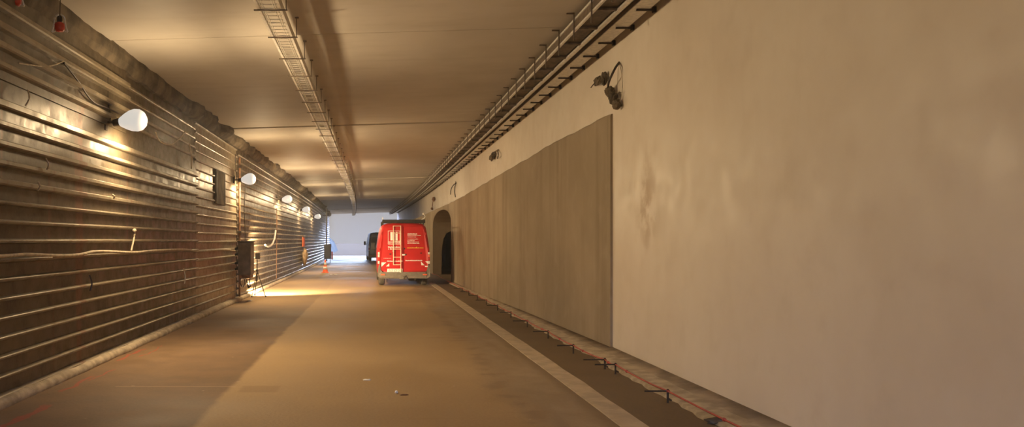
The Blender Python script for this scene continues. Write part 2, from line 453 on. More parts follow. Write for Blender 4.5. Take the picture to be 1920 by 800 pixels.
box(bm, (-.045, -.015, -.012), (.345, .015, 0))
tube(bm, [(.33, 0, -.01), (.33, 0, .25)], .006, 6)
box(bm, (.31, -.02, .245), (.36, .02, .262))
first = link('hanger', bm, DARKST, root); hm = first.data
y = 6.81; first.location = (TA + bend(y), y, zt)
while y + 1.25 < MOUTH - 1:
    y += 1.25; share('hanger', hm, root, (TA + bend(y), y, zt))

# ------------------------------------------------------------------ ladder tray and wide tray beside the right wall
root = tag(empty('cable_ladder'), 'open galvanised cable ladder on dark hangers high along the right side', 'cable ladder')
zl2 = EYE + 2.82
for xa, s in ((2.71, 1), (3.06, -1)):
    bm = bmesh.new()
    w = .03 if s == 1 else .055
    sweep(bm, rectprof(min(xa, xa + s * w), max(xa, xa + s * w), zl2, zl2 + .03), stations(6, MOUTH - .5))
    sr = link('side_rail', bm, GALV, root)
    bm = bmesh.new(); sweep(bm, rectprof(min(xa, xa + s * .03), max(xa, xa + s * .03), zl2 + .14, zl2 + .17), stations(6, MOUTH - .5)); link('top_rail', bm, GALV, root)
    bm = bmesh.new(); sweep(bm, rectprof(min(xa + s * .012, xa + s * .02), max(xa + s * .012, xa + s * .02), zl2 + .03, zl2 + .14), stations(6, MOUTH - .5)); tag(link('shade_strip', bm, DARKST, root), 'dark strip standing in for shade between the rails')  # added dark strip: shade in the open gap between the rails
bm = bmesh.new(); sweep(bm, rectprof(2.735, 3.0, zl2 + .05, zl2 + .056), stations(6, MOUTH - .5)); tag(link('tray_floor', bm, DARKST, root), 'dark plate standing in for shade behind the rungs')  # added dark plate for the shadowed ceiling seen between the rungs
bm = bmesh.new(); box(bm, (.0, -.03, 0), (.34, .03, .03), .004); rung = link('rung', bm, DARKST, root)
bm = bmesh.new()
box(bm, (-.022, -.012, -.07), (-.008, .012, .30)); box(bm, (-.115, -.014, .285), (-.008, .014, .303))
hang = link('hanger', bm, DARKST, root)
y = 6.4; rung.location = (2.715 + bend(y), y, zl2 + .012)
zh = cz(2.7) - .303
hang.location = (2.71 + bend(y), y, zh)
while y + .87 < MOUTH - 1:
    y += .87
    share('rung', rung.data, root, (2.715 + bend(y), y, zl2 + .012))
    share('hanger', hang.data, root, (2.71 + bend(y), y, zh))
root = tag(empty('wide_cable_tray'), 'wide solid galvanised cable tray on short brackets against the right wall', 'cable tray')
zw = EYE + 2.98
bm = bmesh.new()
sweep(bm, [(3.33, zw), (3.565, zw), (3.565, zw + .012), (3.33, zw + .012)], stations(6, MOUTH - .5))
link('tray_floor', bm, GALV, root)
for xa in (3.335, 3.55):
    bm = bmesh.new(); sweep(bm, rectprof(xa, xa + .01, zw + .012, zw + .078), stations(6, MOUTH - .5)); tag(link('tray_side', bm, DARKST, root), 'side wall with shade in its dark colour')  # galvanised tray's sides coloured dark for the shade in the gap
bm = bmesh.new(); box(bm, (-.10, -.014, -.022), (.15, .014, 0)); box(bm, (.11, -.032, -.045), (.15, .032, .03), .004)
br = link('bracket', bm, BLACKST, root)
y = 6.85; br.location = (3.497 + bend(y), y, zw)
while y + .87 < MOUTH - 1:
    y += .87; share('bracket', br.data, root, (3.497 + bend(y), y, zw))

# ------------------------------------------------------------------ work lamps on the left wall
LAMPS = [(11.54, 1.70, 'nearest'), (22.2, 1.67, 'above the box'), (32.1, 1.62, 'third'), (41.6, 1.57, 'fourth'), (51.6, 1.50, 'farthest')]
LLAB = ['big glowing work lamp on the left wall nearest the camera', 'glowing bell-shaped work lamp on left wall just above the electrical box',
        'third glowing work lamp along the left wall, first one past the electrical box', 'fourth glowing work lamp along the left wall, second past the electrical box',
        'small farthest glowing work lamp on the left wall near the bright tunnel mouth']
lamp_mesh = None
WARM = (1.0, .735, .42)
def spot(name, loc, direc, power, size, blend=.5, radius=.1, col=WARM):
    d = bpy.data.lights.new(name, 'SPOT'); d.energy = power; d.color = col; d.spot_size = size; d.spot_blend = blend; d.shadow_soft_size = radius
    o = bpy.data.objects.new(name, d); COL.objects.link(o); o.location = loc
    o.rotation_euler = Vector(direc).to_track_quat('-Z', 'Y').to_euler(); return o
def point(name, loc, power, radius=.05, col=WARM):
    d = bpy.data.lights.new(name, 'POINT'); d.energy = power; d.color = col; d.shadow_soft_size = radius
    o = bpy.data.objects.new(name, d); COL.objects.link(o); o.location = loc; return o
for i, (y, z, _) in enumerate(LAMPS):
    c = Vector((-3.44 + bend(y), y, EYE + z))
    r = tag(empty('work_lamp', (WL + bend(y), y, c.z)), LLAB[i], 'lamp', 'glowing work lamps on the left wall')
    if i == 0:
        bm = bmesh.new(); ax = (1, -.12, .10)
        lathe(bm, [(.055, 0), (.075, .03), (.115, .10), (.15, .18), (.162, .25), (.15, .32), (.11, .37), (.05, .40), (.0, .405)], (.20, 0, 0), ax, 28)
        m1 = link('bulb', bm, BULB, r, True)
        bm = bmesh.new(); lathe(bm, [(.02, -.10), (.05, -.09), (.06, 0), (.062, .05), (.05, .052)], (.20, 0, 0), ax, 20)
        m2 = link('socket', bm, BLACKST, r, True)
        bm = bmesh.new(); box(bm, (-.02, -.05, -.12), (.015, .05, .12), .006); tube(bm, [(0, 0, 0), (.12, 0, 0)], .018, 8); tube(bm, [(.06, 0, 0), (.07, 0, .1), (.03, 0, .3), (.03, 0, .72)], .008, 6)
        m3 = link('wall_bracket', bm, BLACKST, r)
        LM = (m1.data, m2.data, m3.data)
    else:
        for nm, me in zip(('bulb', 'socket', 'wall_bracket'), LM): share(nm, me, r)
LP = 560.
for i, y in enumerate([-19.3, -9.1, 1.2] + [l[0] for l in LAMPS]):
    z = 3.37; x = -3.44 + bend(y)
    spot('floodlight_beam', (x + .32, y, z), (1, .0, -.58), LP * (.45 if y < 5 else (1.0 if y < 30 else .85)), math.radians(168), .6, .12)
for y in [l[0] for l in LAMPS]:
    spot('lamp_spill', (-3.40 + bend(y), y + .42, 3.37 - .22), (-.8, .12, -.75), 260, math.radians(160), .7, .06)
for i, y in enumerate([-9.1, 1.2] + [l[0] for l in LAMPS]):
    point('bulb_light', (-3.05 + bend(y), y, 3.38), 90 if y > 5 else 35, .14)

# ------------------------------------------------------------------ electrical box with its post and plugs
bx = tag(empty('electrical_box', (-3.52, 22.2, .75)), 'tall dusty grey electrical distribution box hung on the left wall', 'electrical box')
bm = bmesh.new(); box(bm, (-.18, -.34, 0), (.17, .32, .90), .02); link('body', bm, BOXGREY, bx)
bm = bmesh.new(); box(bm, (-.17, -.352, .03), (.16, -.342, .87), .004); box(bm, (.09, -.362, .40), (.12, -.352, .50)); link('door', bm, BOXGREY, bx)
bm = bmesh.new(); box(bm, (-.20, -.36, .90), (.19, .34, .925), .006); link('rain_cap', bm, BLACKST, bx)
for k, z in enumerate((.18, .34, .58, .74)):
    bm = bmesh.new(); lathe(bm, [(.03, 0), (.045, .01), (.045, .06), (.035, .065), (.03, .12)], (-.17, -.2, z), (-1, 0, -.25), 14); link('plug', bm, RUBBERM, bx)
bm = bmesh.new(); box(bm, (-.16, -.28, -.09), (.15, .26, 0), .01); link('socket_strip', bm, RUSTP, bx)
for k, pts in enumerate([[(-.12, -.2, -.08), (-.14, -.2, -.2), (-.10, -.2, -.33)], [(-.09, .1, -.08), (-.06, .1, -.25), (-.12, .1, -.36)], [(-.02, -.1, -.08), (.02, -.12, -.16), (.06, -.12, -.30), (.09, -.1, -.36)], [(.13, -.2, -.08), (.12, -.2, -.22), (.14, -.2, -.34)]]):
    bm = bmesh.new(); sp = smoothpts(pts, 6); tube(bm, sp, [.012 if k != 2 else .012 + .02 * min(1, max(0, i / len(sp) - .5) * 3) for i in range(len(sp))], 8); link('hanging_lead', bm, RUBBERM, bx)
po = tag(empty('rusty_post', (-3.80, 22.72, 0)), 'thin rust-brown vertical pipe rising behind the electrical box', 'pipe')
bm = bmesh.new(); tube(bm, [(0, 0, .02), (0, 0, 4.05)], .028, 10); link('pipe', bm, RUSTP, po)
bm = bmesh.new(); box(bm, (-.03, -.05, 3.75), (.05, .05, 3.82)); box(bm, (-.03, -.05, 1.9), (.05, .05, 1.96)); link('pipe_clamp', bm, BLACKST, po)
cb = bmesh.new(); tube(cb, smoothpts([(-3.55, 22.3, 3.32), (-3.6, 22.3, 2.6), (-3.57, 22.25, 2.0), (-3.56, 22.2, 1.675)]), .011, 6)
tag(link('lamp_cable', cb, BLACKST), 'black cable dropping from the second lamp into the electrical box', 'cable')

# tripod floodlight behind the box
tp = tag(empty('tripod_floodlight', (-3.53, 24.3, 0)), 'work floodlight on a thin tripod standing behind the electrical box', 'lamp')
for k, (dx, dy) in enumerate(((.30, -.34), (-.10, -.40), (-.12, .36))):
    bm = bmesh.new(); tube(bm, [(0, 0, .78), (dx, dy, .012)], .013, 8); g = link('leg', bm, BLACKST, tp)
    bm = bmesh.new(); tube(bm, [(dx, dy, .035), (dx * 1.03, dy * 1.03, .0)], .02, 8); link('foot', bm, RUBBERM, g)
bm = bmesh.new(); tube(bm, [(0, 0, .45), (0, 0, 1.12)], .016, 8); box(bm, (-.03, -.03, .74), (.03, .03, .82), .006); link('pole', bm, BLACKST, tp)
bm = bmesh.new(); box(bm, (-.05, -.05, 1.13), (.09, .05, 1.31), .012)
for k in range(3): box(bm, (-.03 + .04 * k, -.075, 1.15), (-.02 + .04 * k, -.05, 1.29))
link('housing', bm, BLACKST, tp)
bm = bmesh.new(); box(bm, (-.04, .05, 1.145), (.08, .058, 1.295)); link('lamp_glass', bm, BULB, tp)
spot('tripod_beam', (-3.45, 24.45, 1.25), (-.10, .88, -.48), 4000, math.radians(144), .7, .08)
spot('tripod_beam', (-3.38, 24.5, 1.25), (-.5, .85, -.2), 900, math.radians(150), .7, .08)
spot('reflector_hot_spot', (-3.1, 11.6, 3.3), (.75, 1.0, -3.3), 110, math.radians(34), 1., .08)

# ------------------------------------------------------------------ vans
def van(name, pos, rz, paint, label, lettering):
    r = tag(empty(name, pos, rz), label, 'van')
    def lean(z): return .075 * max(0, z - 1.15) ** 1.3
    def half(z):
        pts = [(.30, .90), (.45, .945), (.8, .97), (1.25, .965), (1.6, .93), (2.0, .868), (2.2, .825), (2.28, .76), (2.33, .60)]
        for (a, b), (c, d) in zip(pts, pts[1:]):
            if z <= c: return b + (d - b) * max(0, z - a) / (c - a)
        return .6
    secs = [(-.005, .42, 2.26, .955), (.03, .40, 2.31, .985), (.10, .36, 2.35, 1), (1.5, .34, 2.37, 1), (3.6, .34, 2.35, 1), (4.15, .34, 2.20, .985), (4.65, .34, 1.62, .97), (5.35, .36, 1.22, .94), (5.58, .40, .98, .88)]
    bm = bmesh.new(); rows = []
    for (y, zb, zt, s) in secs:
        row = []
        k = zt / 2.35
        zz = [zb, zb + .08, .62, .95, 1.25, 1.6, 1.9, 2.1, 2.22, 2.29, 2.325]
        zz = [zb + (z - zb) * (zt - zb) / (2.35 - zb) if i > 1 else z for i, z in enumerate(zz)]
        hh = [half(z0) * s for z0 in (.34, .42, .62, .95, 1.25, 1.6, 1.9, 2.1, 2.22, 2.29, 2.325)]
        for z, h in zip(zz, hh): row.append((h, z))
        row.append((.30 * s, zt))
        full = row + [(-x, z) for x, z in reversed(row)]
        rows.append([bm.verts.new((x, y + (lean(z) if y < .2 else 0), z)) for x, z in full])
    n = len(rows[0])
    for a, b in zip(rows, rows[1:]):
        for k in range(n): bm.faces.new((a[k], a[(k + 1) % n], b[(k + 1) % n], b[k]))
    bm.faces.new(rows[0][::-1]); bm.faces.new(rows[-1])
    link('body', bm, paint, r, True)
    def sheetp(pts, y0, y1):     # an outline (x, z) on the rear, from depth y0 to y1, following the lean
        bm = bmesh.new()
        a = [bm.verts.new((x, y0 + lean(z), z)) for x, z in pts]; b = [bm.verts.new((x, y1 + lean(z), z)) for x, z in pts]
        n = len(pts)
        for k in range(n): bm.faces.new((a[k], a[(k + 1) % n], b[(k + 1) % n], b[k]))
        bm.faces.new(a[::-1]); bm.faces.new(b); return bm
    D = -.03
    doors = []
    for s in (-1, 1):
        zs = [.56, .70, .95, 1.25, 1.5, 1.75, 2.0, 2.14, 2.20]
        outer = [(s * (half(z) - (.075 if z < 2.1 else .11)), z) for z in zs]
        inner = [(s * .022, z) for z in reversed(zs)]
        d = link('rear_door', sheetp(outer + inner, D, .01), paint, r); doors.append(d)
        bm = bmesh.new()
        bmj = sheetp([(s * .022, .56), (s * .022, 2.2), (s * .05, 2.2), (s * .05, .56)], D - .006, D); link('door_edge', bmj, paint, d)
        for z in (.75, 1.35, 1.95):
            bm = bmesh.new(); x = s * (half(z) - .05); box(bm, (x - .02, -.05 + lean(z), z - .05), (x + .02, .0 + lean(z), z + .05), .006); link('hinge', bm, BUMPER if not lettering else paint, d)
    bm = bmesh.new(); z = 1.16
    box(bm, (-.06, D - .03, z - .03), (.05, D + .005, z + .03), .008); link('door_handle', bm, GALV, doors[0])
    bm = bmesh.new(); lathe(bm, [(.032, 0), (.034, .02), (.01, .024)], (.065, D + .01, z + .005), (0, -1, 0), 14); link('door_lock', bm, RUBBERM, doors[1])
    bm = bmesh.new(); lathe(bm, [(.028, 0), (.03, .02), (.01, .024)], (.0 + .02, D + .02, 1.385), (0, -1, 0), 14); link('badge', bm, RUBBERM, doors[1])
    # bumper
    bm = bmesh.new()
    pts = [(-.97, .35), (-.96, .62), (-.93, .80), (-.89, .80), (-.86, .60), (-.80, .52), (.80, .52), (.86, .60), (.89, .80), (.93, .80), (.96, .62), (.97, .35), (.85, .28), (-.85, .28)]
    a = [bm.verts.new((x, -.10 if .3 < z < .56 else -.06, z)) for x, z in pts]; b = [bm.verts.new((x, .18, z)) for x, z in pts]
    for k in range(len(pts)): bm.faces.new((a[k], a[(k + 1) % len(pts)], b[(k + 1) % len(pts)], b[k]))
    bm.faces.new(a[::-1]); bm.faces.new(b)
    bump = link('bumper', bm, BUMPER, r)
    for s in (-1, 1):
        bm = bmesh.new(); box(bm, (s * .78 - .08, -.115, .40), (s * .78 + .08, -.09, .45), .006); link('reflector', bm, LENSO, bump)
        # tail light: stacked lenses
        tl = None
        for (z0, z1, m) in ((.82, .94, LENSW), (.94, 1.07, LENSR), (1.07, 1.17, LENSO), (1.17, 1.27, LENSW)):
            bm = bmesh.new(); x = s * (half((z0 + z1) / 2) - .035)
            box(bm, (x - .035, -.035, z0), (x + .035, .06, z1 - .01), .008)
            o = link('tail_light' if tl is None else 'lens', bm, m if (s > 0 or m is not LENSO) else LENSW, r if tl is None else tl); tl = tl or o  # left orange lens made pale: its overexposure put into the colour
    # running gear
    for (x, y) in ((-.81, .78), (.81, .78), (-.81, 4.55), (.81, 4.55)):
        bm = bmesh.new(); w = .115
        lathe(bm, [(.20, -w), (.30, -w), (.335, -w + .03), (.345, 0), (.335, w - .03), (.30, w), (.20, w)], (x, y, .345), (1, 0, 0), 32); o = link('wheel', bm, TYRE, r)
        bm = bmesh.new(); s = 1 if x > 0 else -1
        lathe(bm, [(.205, w * .6), (.19, w * .8), (.12, w * .6), (.06, w * .9), (.0, w * .92)], (x, y, .345), (s, 0, 0), 24); link('hub_cap', bm, HUB, o)
    bm = bmesh.new(); tube(bm, [(-.75, .78, .36), (.75, .78, .36)], .05, 10); lathe(bm, [(.0, -.13), (.1, -.1), (.14, 0), (.1, .1), (0, .13)], (.1, .78, .36), (1, 0, 0), 16); link('rear_axle', bm, BLACKST, r)
    bm = bmesh.new(); box(bm, (-.55, .1, .26), (-.50, 3.9, .40)); box(bm, (.50, .1, .26), (.55, 3.9, .40)); link('chassis_rail', bm, BLACKST, r)
    bm = bmesh.new(); tube(bm, [(.42, .05, .24), (.42, .9, .24), (.45, 2.4, .3)], .035, 10); box(bm, (.2, .5, .17), (.55, .8, .30), .04); link('exhaust', bm, BLACKST, r)
    bm = bmesh.new(); box(bm, (-.16, -.12, .25), (.10, -.02, .36), .015); tube(bm, [(-.03, -.1, .30), (-.03, -.2, .30), (-.03, -.2, .36)], .022, 8); lathe(bm, [(.012, 0), (.03, .02), (.012, .05)], (-.03, -.2, .36), (0, 0, 1), 12); link('tow_bar', bm, BUMPER, r)
    for s in (-1, 1):
        bm = bmesh.new(); box(bm, (s * .62 - .012 , .25, .12), (s * .62 + .012, .28, .30)); link('mud_flap', bm, RUBBERM, r)
        # cab side windows, mirrors
        bm = bmesh.new()
        q = [(3.55, 1.35), (4.35, 1.35), (4.12, 1.95), (3.55, 1.98)]
        a = [bm.verts.new((s * (half(z) + .004), y, z)) for y, z in q]; b = [bm.verts.new((s * (half(z) - .04), y, z)) for y, z in q]
        for k in range(4): bm.faces.new((a[k], a[(k + 1) % 4], b[(k + 1) % 4], b[k]))
        bm.faces.new(a); bm.faces.new(b[::-1]); link('side_window', bm, GLASSD, r)
        bm = bmesh.new(); box(bm, (s * 1.08 - .09, 4.28, 1.28), (s * 1.08 + .09, 4.40, 1.60), .03); tube(bm, [(s * .92, 4.3, 1.35), (s * 1.03, 4.33, 1.38)], .025, 8); link('side_mirror', bm, RUBBERM, r)
    bm = bmesh.new()
    q = [(-.74, 4.30, 2.06), (.74, 4.30, 2.06), (.80, 4.72, 1.56), (-.80, 4.72, 1.56)]
    a = [bm.verts.new(p) for p in q]; b = [bm.verts.new((x, y - .05, z - .05)) for x, y, z in q]
    for k in range(4): bm.faces.new((a[k], a[(k + 1) % 4], b[(k + 1) % 4], b[k]))
    bm.faces.new(a); bm.faces.new(b[::-1]); link('windscreen', bm, GLASSD, r)
    if not lettering:
        for d, s in zip(doors, (-1, 1)):
            link('rear_window', sheetp([(s * .12, 1.30), (s * .80, 1.30), (s * .72, 1.95), (s * .12, 1.95)], D - .012, D), GLASSD, d)
        bm = bmesh.new(); box(bm, (-.26, -.13, .60), (.26, -.11, .71)); link('number_plate', bm, LETTER, r)
        return r
    # ---- red van: rack, ladder, lettering
    C = lambda x, y: ((695 + x / 5.715 - 757) / 49.7, (536 - (405 + y / 5.715)) / 49.7)
    rk = link('roof_rack', (lambda b: (box(b, (-.80, .10, 2.34), (.80, .17, 2.47), .01), b)[1])(bmesh.new()), RUBBERM, r)
    for s in (-1, 1):
        bm = bmesh.new(); tube(bm, [(s * .76, .14, 2.42), (s * .76, 3.6, 2.42)], .025, 8); link('side_tube', bm, RUBBERM, rk)
        for y in (.5, 1.7, 3.2):
            bm = bmesh.new(); box(bm, (s * .76 - .02, y - .03, 2.28), (s * .76 + .02, y + .03, 2.42)); link('rack_foot', bm, RUBBERM, rk)
    for y in (1.2, 2.4, 3.5):
        bm = bmesh.new(); tube(bm, [(-.76, y, 2.42), (.76, y, 2.42)], .022, 8); link('cross_tube', bm, RUBBERM, rk)
    bm = bmesh.new(); tube(bm, smoothpts([(.66, .13, 2.46), (.76, .12, 2.52), (.80, .12, 2.58), (.77, .12, 2.66)], 5), .018, 8); lathe(bm, [(.0, -.05), (.04, -.03), (.045, .01), (.0, .05)], (.74, .12, 2.69), (0, 0, 1), 12); tag(link('rack_lamp', bm, WHITEP, rk), 'small pale upright lamp arm on the rack corner')
    bm = bmesh.new(); lathe(bm, [(.02, 0), (.02, .08), (.008, .1)], (-.78, .13, 2.46), (0, 0, 1), 10); link('rack_stub', bm, WHITEP, rk)
    ld = link('ladder', (lambda b: (tube(b, [(-.115, D - .07 + lean(z), z) for z in (.50, 1.15, 1.7, 2.24)], .0145, 8), b)[1])(bmesh.new()), CREAM, r)
    bm = bmesh.new(); tube(bm, [(-.39, D - .07 + lean(z), z) for z in (.78, 1.15, 1.7, 2.24)], .0145, 8); link('ladder_rail', bm, CREAM, ld)
    for z in (2.225, 1.97, 1.67, 1.37, 1.07, .79):
        bm = bmesh.new(); yy = D - .07 + lean(z); tube(bm, [(-.39, yy, z), (-.115, yy, z)], .012, 8); link('rung', bm, CREAM, ld)
    for z in (2.1, 1.25, .85):
        for x in (-.39, -.115):
            bm = bmesh.new(); tube(bm, [(x, D - .07 + lean(z), z), (x, D + .01 + lean(z), z)], .01, 6); link('stand_off', bm, RUBBERM, ld)
    def marks(name, rects, m, d):
        bm = bmesh.new()
        for (xa, za, xb, zb) in rects:
            pts = [(min(xa, xb), min(za, zb)), (max(xa, xb), min(za, zb)), (max(xa, xb), max(za, zb)), (min(xa, xb), max(za, zb))]
            a = [bm.verts.new((x, D - .003 + lean(z), z)) for x, z in pts]; b = [bm.verts.new((x, D + .004 + lean(z), z)) for x, z in pts]
            for k in range(4): bm.faces.new((a[k], a[(k + 1) % 4], b[(k + 1) % 4], b[k]))
            bm.faces.new(a[::-1]); bm.faces.new(b)
        return link(name, bm, m, d)
    def rc(x0, y0, x1, y1): a = C(x0, y0); b = C(x1, y1); return (a[0], a[1], b[0], b[1])
    def text(x0, x1, y, h, w=2.6, seed=0, gap=.16):   # rows of strokes too small to read, as in the photograph
        rnd = random.Random(seed); out = []; x = x0
        while x < x1:
            if rnd.random() < gap: x += w * .9
            hh = h * (1 if rnd.random() < .25 else .72)
            lw = min(w * rnd.uniform(.55, .95), x1 - x)
            out.append(rc(x, y - hh, x + lw, y)); 
            x += lw + w * .32
        return out
    L, R = doors
    fr = [rc(187, 166, 315, 170), rc(187, 306, 315, 310), rc(187, 166, 191, 310), rc(311, 166, 315, 310)]
    bars = [rc(212, 181, 232, 268), rc(235, 181, 257, 268), rc(266, 196, 289, 268), rc(268, 180, 287, 192)]
    marks('logo', fr + bars, LETTER, L)
    for t_ in (text(193, 311, 291, 15, 9, 3, .0), text(196, 308, 303, 5, 3, 9), text(188, 312, 346, 16, 8, 4, .05), text(190, 262, 364, 13, 9, 12, .2), text(232, 250, 384, 10, 5, 6), text(140, 218, 459, 6, 3, 5)): marks('lettering', t_, LETTER, L)
    marks('lettering', text(176, 340, 492, 12, 6, 8, .05), LETTER, L)
    for t_ in (text(393, 495, 206, 13, 7, 21, .12), text(393, 535, 219, 7, 3.4, 22), text(393, 488, 235, 7, 3.4, 23), text(393, 505, 257, 7, 3.4, 24), text(393, 470, 272, 7, 3.4, 25), text(393, 512, 288, 8, 3.4, 26), text(393, 518, 303, 8, 3.4, 27)): marks('lettering', t_, LETTER, R)
    marks('lettering', text(366, 550, 486, 12, 6, 31, .05), LETTER, R)
    marks('lettering', text(388, 562, 351, 10, 5, 33, .03) + [rc(486, 335, 494, 350)], LETTERY, R)
    def tri(name, polys, d):
        bm = bmesh.new()
        for p in polys:
            p = [C(*q) for q in p]
            a = [bm.verts.new((x, D - .003 + lean(z), z)) for x, z in p]; b = [bm.verts.new((x, D + .004 + lean(z), z)) for x, z in p]
            for k in range(len(p)): bm.faces.new((a[k], a[(k + 1) % len(p)], b[(k + 1) % len(p)], b[k]))
            bm.faces.new(a[::-1]); bm.faces.new(b)
        link(name, bm, LETTER, d)
    tri('reflective_chevron', [[(118, 500), (168, 500), (118, 545)], [(165, 542), (200, 510), (200, 542)]], L)
    tri('reflective_chevron', [[(535, 492), (575, 530), (538, 530)], [(578, 487), (608, 487), (608, 515)], [(577, 536), (606, 536), (606, 548), (577, 548)]], R)
    bm = bmesh.new(); a = C(178, 566); b = C(342, 607)
    box(bm, (a[0], -.05, b[1]), (b[0], -.033, a[1]), .004); pl = link('number_plate', bm, LETTER, r)
    rects = []; x = 196
    rnd = random.Random(2)
    bm = bmesh.new()
    for k in range(8):
        x0 = 198 + 17 * k + (8 if k > 2 else 0); p = C(x0, 575); q = C(x0 + 3, 599); t_ = C(x0 + 9, 575)
        box(bm, (p[0], -.053, q[1]), (q[0], -.049, p[1])); box(bm, (p[0], -.053, p[1] - .012), (t_[0], -.049, p[1]))
        if k % 2: box(bm, (p[0], -.053, q[1]), (t_[0], -.049, q[1] + .012))
    link('characters', bm, BUMPER, pl)
    for (x, y) in ((210, 412), (535, 402)):
        bm = bmesh.new(); p = C(x, y); box(bm, (p[0] - .03, D - .012, p[1] - .018), (p[0] + .03, D, p[1] + .018), .004); link('door_buffer', bm, RUBBERM, L if x < 300 else R)
    return r
van('delivery_van', (1.135, 29.75, 0), math.radians(.8), VANRED, 'red panel van with a roof rack, rear ladder and white lettering', True)
van('delivery_van', (.58, 65.0, 0), math.radians(3.2), VANDARK, 'dark blue van parked beyond the red one, near the bright tunnel mouth', False)

# ------------------------------------------------------------------ traffic cone, sign by the mouth
def cone(pos, label):
    r = tag(empty('traffic_cone', pos), label, 'traffic cone')
    bm = bmesh.new(); box(bm, (-.19, -.19, 0), (.19, .19, .035), .012); link('base', bm, ORANGE, r)
    bm = bmesh.new(); lathe(bm, [(.15, .03), (.135, .05), (.035, .66), (.028, .67), (.0, .665)], (0, 0, 0), (0, 0, 1), 24); o = link('cone_body', bm, ORANGE, r, True)
    for (za, zb) in ((.17, .32), (.40, .54)):
        bm = bmesh.new(); f = lambda z: .135 - .1 * (z - .05) / .61 + .003
        lathe(bm, [(f(za) - .01, za), (f(za), za), (f(zb), zb), (f(zb) - .01, zb)], (0, 0, 0), (0, 0, 1), 24); link('reflective_band', bm, WHITEP, r, True)
cone((-2.51, 41.8, 0), 'orange traffic cone with white bands standing by the left wall')
py = 66.
sg = tag(empty('mouth_post', ((612 - 700) / F * py, py, 0)), 'pale thin vertical pipe standing at the left of the bright tunnel mouth', 'pipe')
bm = bmesh.new(); tube(bm, [(0, 0, 0), (0, 0, 4.4)], .05, 12); box(bm, (-.18, -.18, 0), (.18, .18, .03), .008); link('pipe', bm, WHITEP, sg)
bm = bmesh.new(); box(bm, (-.3, -.04, 3.7), (.25, .04, 3.78)); box(bm, (-.25, -.04, 4.02), (.3, .04, 4.1)); link('clamp', bm, BLACKST, sg)
sb = tag(empty('sign_board', ((615 - 700) / F * 60, 60., 0), math.radians(6)), 'dark board on a frame beside the left wall near the tunnel mouth', 'sign')
bm = bmesh.new(); box(bm, (-.30, -.03, .30), (.24, .03, 1.40), .01); link('panel', bm, VANDARK, sb)
bm = bmesh.new(); box(bm, (.25, -.02, .25), (.36, .02, .85), .008); tag(link('side_flap', bm, ORANGE, sb), 'red edge flap')
for x in (-.22, .18):
    bm = bmesh.new(); tube(bm, [(x, 0, 1.3), (x - .02, -.1, 0)], .02, 8); tube(bm, [(x, .02, 1.2), (x, .3, 0)], .02, 8); link('leg', bm, BLACKST, sb)
# orange panel and sacking hung on the sheeting
y = 44.
hp = tag(empty('warning_sign', (WL + .08 + bend(y), y, 0)), 'orange warning panel fixed to the ribbed left wall beyond the lamps', 'sign')
bm = bmesh.new(); box(bm, (-.02, -.55, 1.35), (.03, .55, 1.85), .008); link('board', bm, ORANGE, hp)
bm = bmesh.new()
for yy in (-.4, .4): box(bm, (-.05, yy - .03, 1.2), (-.02, yy + .03, 1.95))
link('batten', bm, RUSTP, hp)
bm = bmesh.new(); bmesh.ops.create_icosphere(bm, subdivisions=3, radius=1)
for v in bm.verts:
    k = 1 + .28 * nz(v.co.x * 2, v.co.y * 2, v.co.z * 2); v.co = Vector((v.co.x * .16 * k + .02, v.co.y * .5 * k, v.co.z * .45 * k + .80))
o = link('sack', bm, TARP, None, True); o.location = (WL + .13 + bend(y), y, 0); tag(o, 'tan sack hanging on the left wall below the orange warning panel', 'sack')

# ------------------------------------------------------------------ pegs and red cord along the right footing
PX = 3.24
pegs = [(1252, 732.5), (1154, 682.6), (1134, 673.6), (1075, 647), (1027.6, 620.7), (988.6, 601), (958, 585), (933, 572), (912, 562), (895, 553.5), (879, 546), (867, 540)]
zc = .125
cordpts = []
lab = ['nearest', 'second', 'third', 'fourth', 'fifth', 'sixth', 'seventh', 'eighth', 'ninth', 'tenth', 'eleventh', 'farthest']
for i, (u, v) in enumerate(pegs):
    Y = (EYE - zc) * F / (v - V0); X = (u - U0) / F * Y
    X = min(X, (xl(Y) if Y > 12.2 else WR) - .10)
    cordpts.append(Vector((X, Y, zc)))
    what = ' from the camera' if 0 < i < 11 else ''
    r = tag(empty('steel_peg', (X, Y, 0)), f'{lab[i]} black steel peg{what} holding the red cord along the right wall', 'peg', 'black steel pegs along the right wall')
    bm = bmesh.new(); tube(bm, [(0, 0, -.02), (0, 0, zc + .02)], .012, 6)
    if i in (0, 1, 2): tube(bm, [(0, 0, .05), (.03, -.03, .03)], .010, 6)
    link('stake', bm, BLACKST, r)
    bm = bmesh.new(); tube(bm, [(.02, 0, zc), (-.24 - .02 * (i % 3), .01, zc - .004)], .0095, 6); link('cross_bar', bm, BLACKST, r)
bm = bmesh.new()
pts = [Vector((3.20, 2.0, zc)), Vector((3.20, 5.5, zc - .01))] + cordpts + [Vector((2.88, 36, zc)), Vector((2.86, 39, .1))]
full = []
for a, b in zip(pts, pts[1:]):
    n = max(3, int((b - a).length / .4))
    for k in range(n):
        t = k / n; p = a.lerp(b, t); p.z -= .02 * 4 * t * (1 - t); full.append(p)
full.append(pts[-1]); tube(bm, full, .0085, 6)
for k, p in enumerate(full[::3]):
    lathe(bm, [(.0, -.02), (.017, -.01), (.018, .01), (.0, .02)], p, (0, 1, 0), 8)
tag(link('red_cord', bm, REDCORD), 'thin knotted red cord strung between pegs along the right wall', 'cord')

